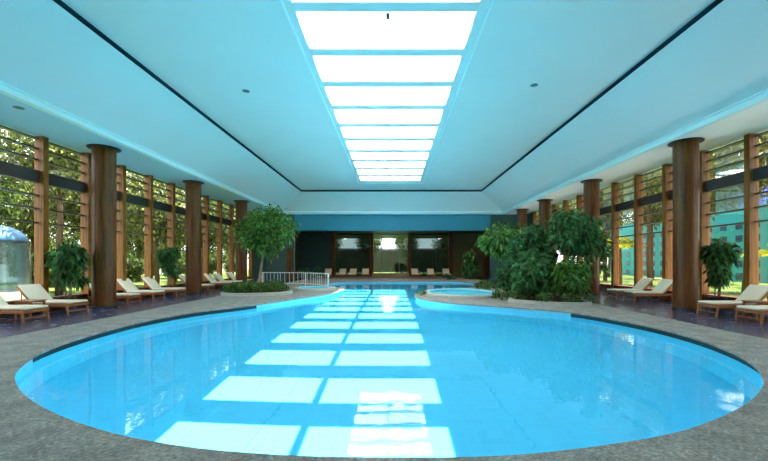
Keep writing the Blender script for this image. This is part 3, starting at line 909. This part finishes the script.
# ------------------------------------------------------------------ outside
def ground(name, x0, x1, y0, y1, m):
    b = MB(); b.quad((x0, y0, -.02), (x1, y0, -.02), (x1, y1, -.02), (x0, y1, -.02)); return struct(b.build(name, m))
ground('garden_ground_left', -120, -GLASS_X-.05, -40, 160, M['lawn'])
ground('garden_ground_right', GLASS_X+.05, 260, -40, 260, M['lawn'])
ground('terrace_right', GLASS_X+.05, 12.6, -10, 70, M['rim']).location.z = .008  # pale strip added to bounce sunlight up onto the right soffit
ground('garden_ground_far', -GLASS_X-.05, GLASS_X+.05, FAR_Y+.05, 160, M['lawn'])

def garden_proto(seed, rad, cz, nb, nl, size, leaf, th):
    rng = np.random.default_rng(seed)
    r = empty('garden_tree')
    ch, cs = clustered((0, 0, cz), rad, nb, nl, size, .30, rng=rng, droop=.3, width=.5)
    leaves_obj('foliage', ch, M[leaf], r)
    b = MB(); branchy(b, (0, 0, -.02), (0.1, 0, th), cs[::5], .16, .1); b.build('trunk', M['bark_dark'], r, smooth=True)
    return r
protos = [garden_proto(1, (2.45, 2.45, 3.3), 5.2, 84, 115, .21, 'leaf_out', 2.6),
          garden_proto(2, (2.5, 2.5, 3.3), 5.3, 84, 110, .22, 'leaf_out2', 3.0),
          garden_proto(3, (1.8, 1.8, 1.5), 1.75, 40, 100, .24, 'leaf_out', .6),
          garden_proto(4, (2.5, 2.5, 2.2), 6.9, 70, 85, .23, 'leaf_out2', 4.9)]
used = [False]*4
def garden(kind, x, y, s, lab, group):
    o = protos[kind] if not used[kind] else copy_tree(protos[kind])
    used[kind] = True
    o.location = (x, y, -.02); o.rotation_euler.z = random.uniform(0, 6.28); o.scale = (s, s, s*random.uniform(.95, 1.06))
    tag(o, lab, 'bush' if kind == 2 else 'tree', group)
kinds = ['leafy green garden tree seen through the fountain-side windows', 'olive garden tree seen through the fountain-side windows', 'low leafy bush outside the fountain-side windows', 'tall high-crowned tree rising over the mushroom fountain']
ltrees = [(3, -15.0, 17.1), (1, -14.3, 23.0), (0, -14.2, 28.5), (1, -14.3, 34.0), (0, -14.2, 39.5), (1, -14.3, 45.0), (0, -14.2, 50.6),
          (0, -20.9, 18.7), (1, -19.7, 24.2), (0, -19.8, 29.6), (1, -19.7, 35.1), (0, -19.8, 40.6), (1, -19.7, 46.1), (1, -19.7, 13.0),
          (1, -26.2, 15.2), (0, -25.9, 21.5), (1, -25.4, 26.8), (0, -25.3, 32.3), (1, -25.4, 37.8), (0, -25.3, 43.4)]
for k, x, y in ltrees: garden(k, x, y, random.uniform(.94, 1.02), kinds[k], 'trees in the garden outside the fountain-side windows')
lbush = [(-16.8, 19.4), (-17.0, 24.6), (-17.0, 29.9), (-17.0, 35.2), (-17.0, 40.6), (-22.5, 23.9), (-22.5, 29.2), (-22.5, 34.8)]
for x, y in lbush: garden(2, x, y, random.uniform(.62, .72), kinds[2], 'bushes in the garden outside the fountain-side windows')
for k in range(12): garden(2, -32.0+random.uniform(-.4, .4), 8+5.9*k, 1.32, 'tall bushy hedge plant along the far side of the fountain garden', 'hedge plants at the back of the fountain garden')
wallbox('wall_garden', -28.9, -28.6, 2, 78, 0, 1.3, M['court'])
rk = 'tall olive tree with a high crown seen above the teal building'
for k in range(8): garden(3, 16.4+.5*(k % 2), 12.2+6.0*k, 1.0, rk, 'trees in the garden on the teal building side')
for k in range(5): garden(3, 22.3+.4*(k % 2), 15.2+6.0*k, .98, rk, 'trees in the garden on the teal building side')
for k in range(6): garden(0, 38, 36+7.2*k, 1.25, 'leafy green tree rising behind the teal building', 'trees behind the teal building')
fk = 'leafy green garden tree seen through the glass door at the far end'
for k, x, y in ((0, -3.1, 51.5), (0, 1.9, 52), (1, -8.8, 52), (1, 7.4, 52)): garden(k, x, y, .85, fk, 'trees seen through the far glass')
garden(2, 1.0, 43.5, .5, 'low bush seen through the glass door at the far end', None)
wallbox('wall_court', -14, 14, 56, 56.3, 0, 3.3, M['court_dark'])
wallbox('ceiling_court', -12, 12, FAR_Y+.4, 48.5, 4.5, 4.6, M['darkwall'])  # roof added over the court to darken the view through the door
fronds('palm_plant', 'yellow-green palm outside, seen between the column and the shrubs', 'palm', (14.0, 23.4, -.02), 18, 1.8, .9, 'leaf_palm', trunk=2.3)
fronds('palm_plant', 'yellow-green palm outside at the photo edge, before the teal building', 'palm', (13.2, 12.9, -.02), 14, 1.2, .9, 'leaf_palm', trunk=1.7)

# teal building with square windows, far across the garden
bl = tag(empty('office_building', (27, 0, 0)), 'teal building with violet upper storey and rows of small dark square windows, outside', 'building')
b = MB(); b.box(0, 5, 21, 47.5, -.02, 5.75); b.build('facade', M['teal'], bl)
wn = None
for r in range(5):
    for c in range(18):
        if wn is None:
            b = MB(); b.box(-.03, .02, -.29, .29, -.26, .26); wn = o = b.build('window', M['darkpane'], bl)
        else:
            o = wn.copy(); COL.objects.link(o); o.parent = bl
        o.location = (0, 22.6+c*1.4, .38+.98*r)
b = MB(); b.box(.3, 4.5, 28, 34, 5.75, 7.6); b.build('upper_storey', M['violet'], bl)
for r in range(2):
    b = MB(); b.box(.27, .32, 28.4, 33.6, 6.1+.75*r, 6.5+.75*r); b.build('window_band', M['darkpane'], bl)

# water mushroom fountain outside the near windows
ft = tag(empty('mushroom_fountain', (-16.0, 15.2, -.02)), 'blue-grey mushroom fountain with a curtain of falling water outside', 'fountain')
b = MB(); b.lathe([(.24, 0), (.17, .4), (.15, 2.0), (.3, 2.4)], 20); b.build('stem', M['fountain_body'], ft, smooth=True)
b = MB(); b.lathe([(1.02, 2.30), (1.06, 2.40), (.98, 2.60), (.8, 2.80), (.5, 2.95), (.05, 3.02)], 36); b.build('cap', M['fountain_body'], ft, smooth=True)
b = MB(); b.lathe([(1.08, 2.38), (1.14, 1.5), (1.17, .3)], 36, caps=False); b.build('water_curtain', M['fountain_water'], ft, smooth=True)
b = MB(); b.lathe([(1.7, 0.0), (1.7, .35), (1.5, .35), (1.5, .28), (.05, .28)], 40); b.build('basin', M['court'], ft)

# ------------------------------------------------------------------ light
w = bpy.data.worlds.new('sky'); SC.world = w; w.use_nodes = True
nt = w.node_tree; nt.nodes.clear()
out = nt.nodes.new('ShaderNodeOutputWorld'); bg = nt.nodes.new('ShaderNodeBackground')
tc = nt.nodes.new('ShaderNodeTexCoord'); sp = nt.nodes.new('ShaderNodeSeparateXYZ')
L(nt, tc.outputs['Generated'], sp.inputs[0])
cr = ramp(nt, sp.outputs['Z'], [(0.0, (0.92, 0.95, 0.93)), (0.25, (0.90, 0.95, 1.0)), (1.0, (0.86, 0.93, 1.0))])
L(nt, cr, bg.inputs[0]); bg.inputs[1].default_value = 4.8
L(nt, bg.outputs[0], out.inputs[0])
sd = bpy.data.lights.new('sun', 'SUN'); sd.energy = 40.0; sd.angle = 0.006; sd.color = (1.0, 0.97, 0.92)
sun = bpy.data.objects.new('sun', sd); COL.objects.link(sun)
dirv = Vector((-.12, -.06, -1.0))
sun.rotation_euler = dirv.to_track_quat('-Z', 'Y').to_euler()
sd.cycles.is_caustics_light = True

for x in (-6.0, 0.0, 6.0):  # added fill lights without fixtures, to brighten the dark end room
    ld = bpy.data.lights.new('end_room_lamp', 'AREA'); ld.shape = 'DISK'; ld.size = .5; ld.energy = 80; ld.color = (1.0, .86, .68)
    lo = bpy.data.objects.new('end_room_lamp', ld); COL.objects.link(lo); lo.location = (x, 31.5, 4.47)

# ------------------------------------------------------------------ camera
cd = bpy.data.cameras.new('camera'); cam = bpy.data.objects.new('camera', cd); COL.objects.link(cam)
cam.location = (0, 0, EYE); cam.rotation_euler = (PI/2, 0, 0)
cd.sensor_fit = 'HORIZONTAL'; cd.sensor_width = 36.0; cd.lens = 36.0*F_PX/768
cd.shift_x = -(392.5-384)/768; cd.shift_y = (262-230.5)/768
cd.clip_end = 600
SC.camera = cam

SC.view_settings.view_transform = 'Standard'
SC.view_settings.look = 'None'
SC.view_settings.exposure = 0.0
c = SC.cycles
c.use_denoising = True
c.max_bounces = 12; c.diffuse_bounces = 6; c.glossy_bounces = 4; c.transmission_bounces = 8; c.transparent_max_bounces = 24
c.caustics_refractive = True; c.caustics_reflective = True
c.sample_clamp_indirect = 8.0
c.blur_glossy = 0.3
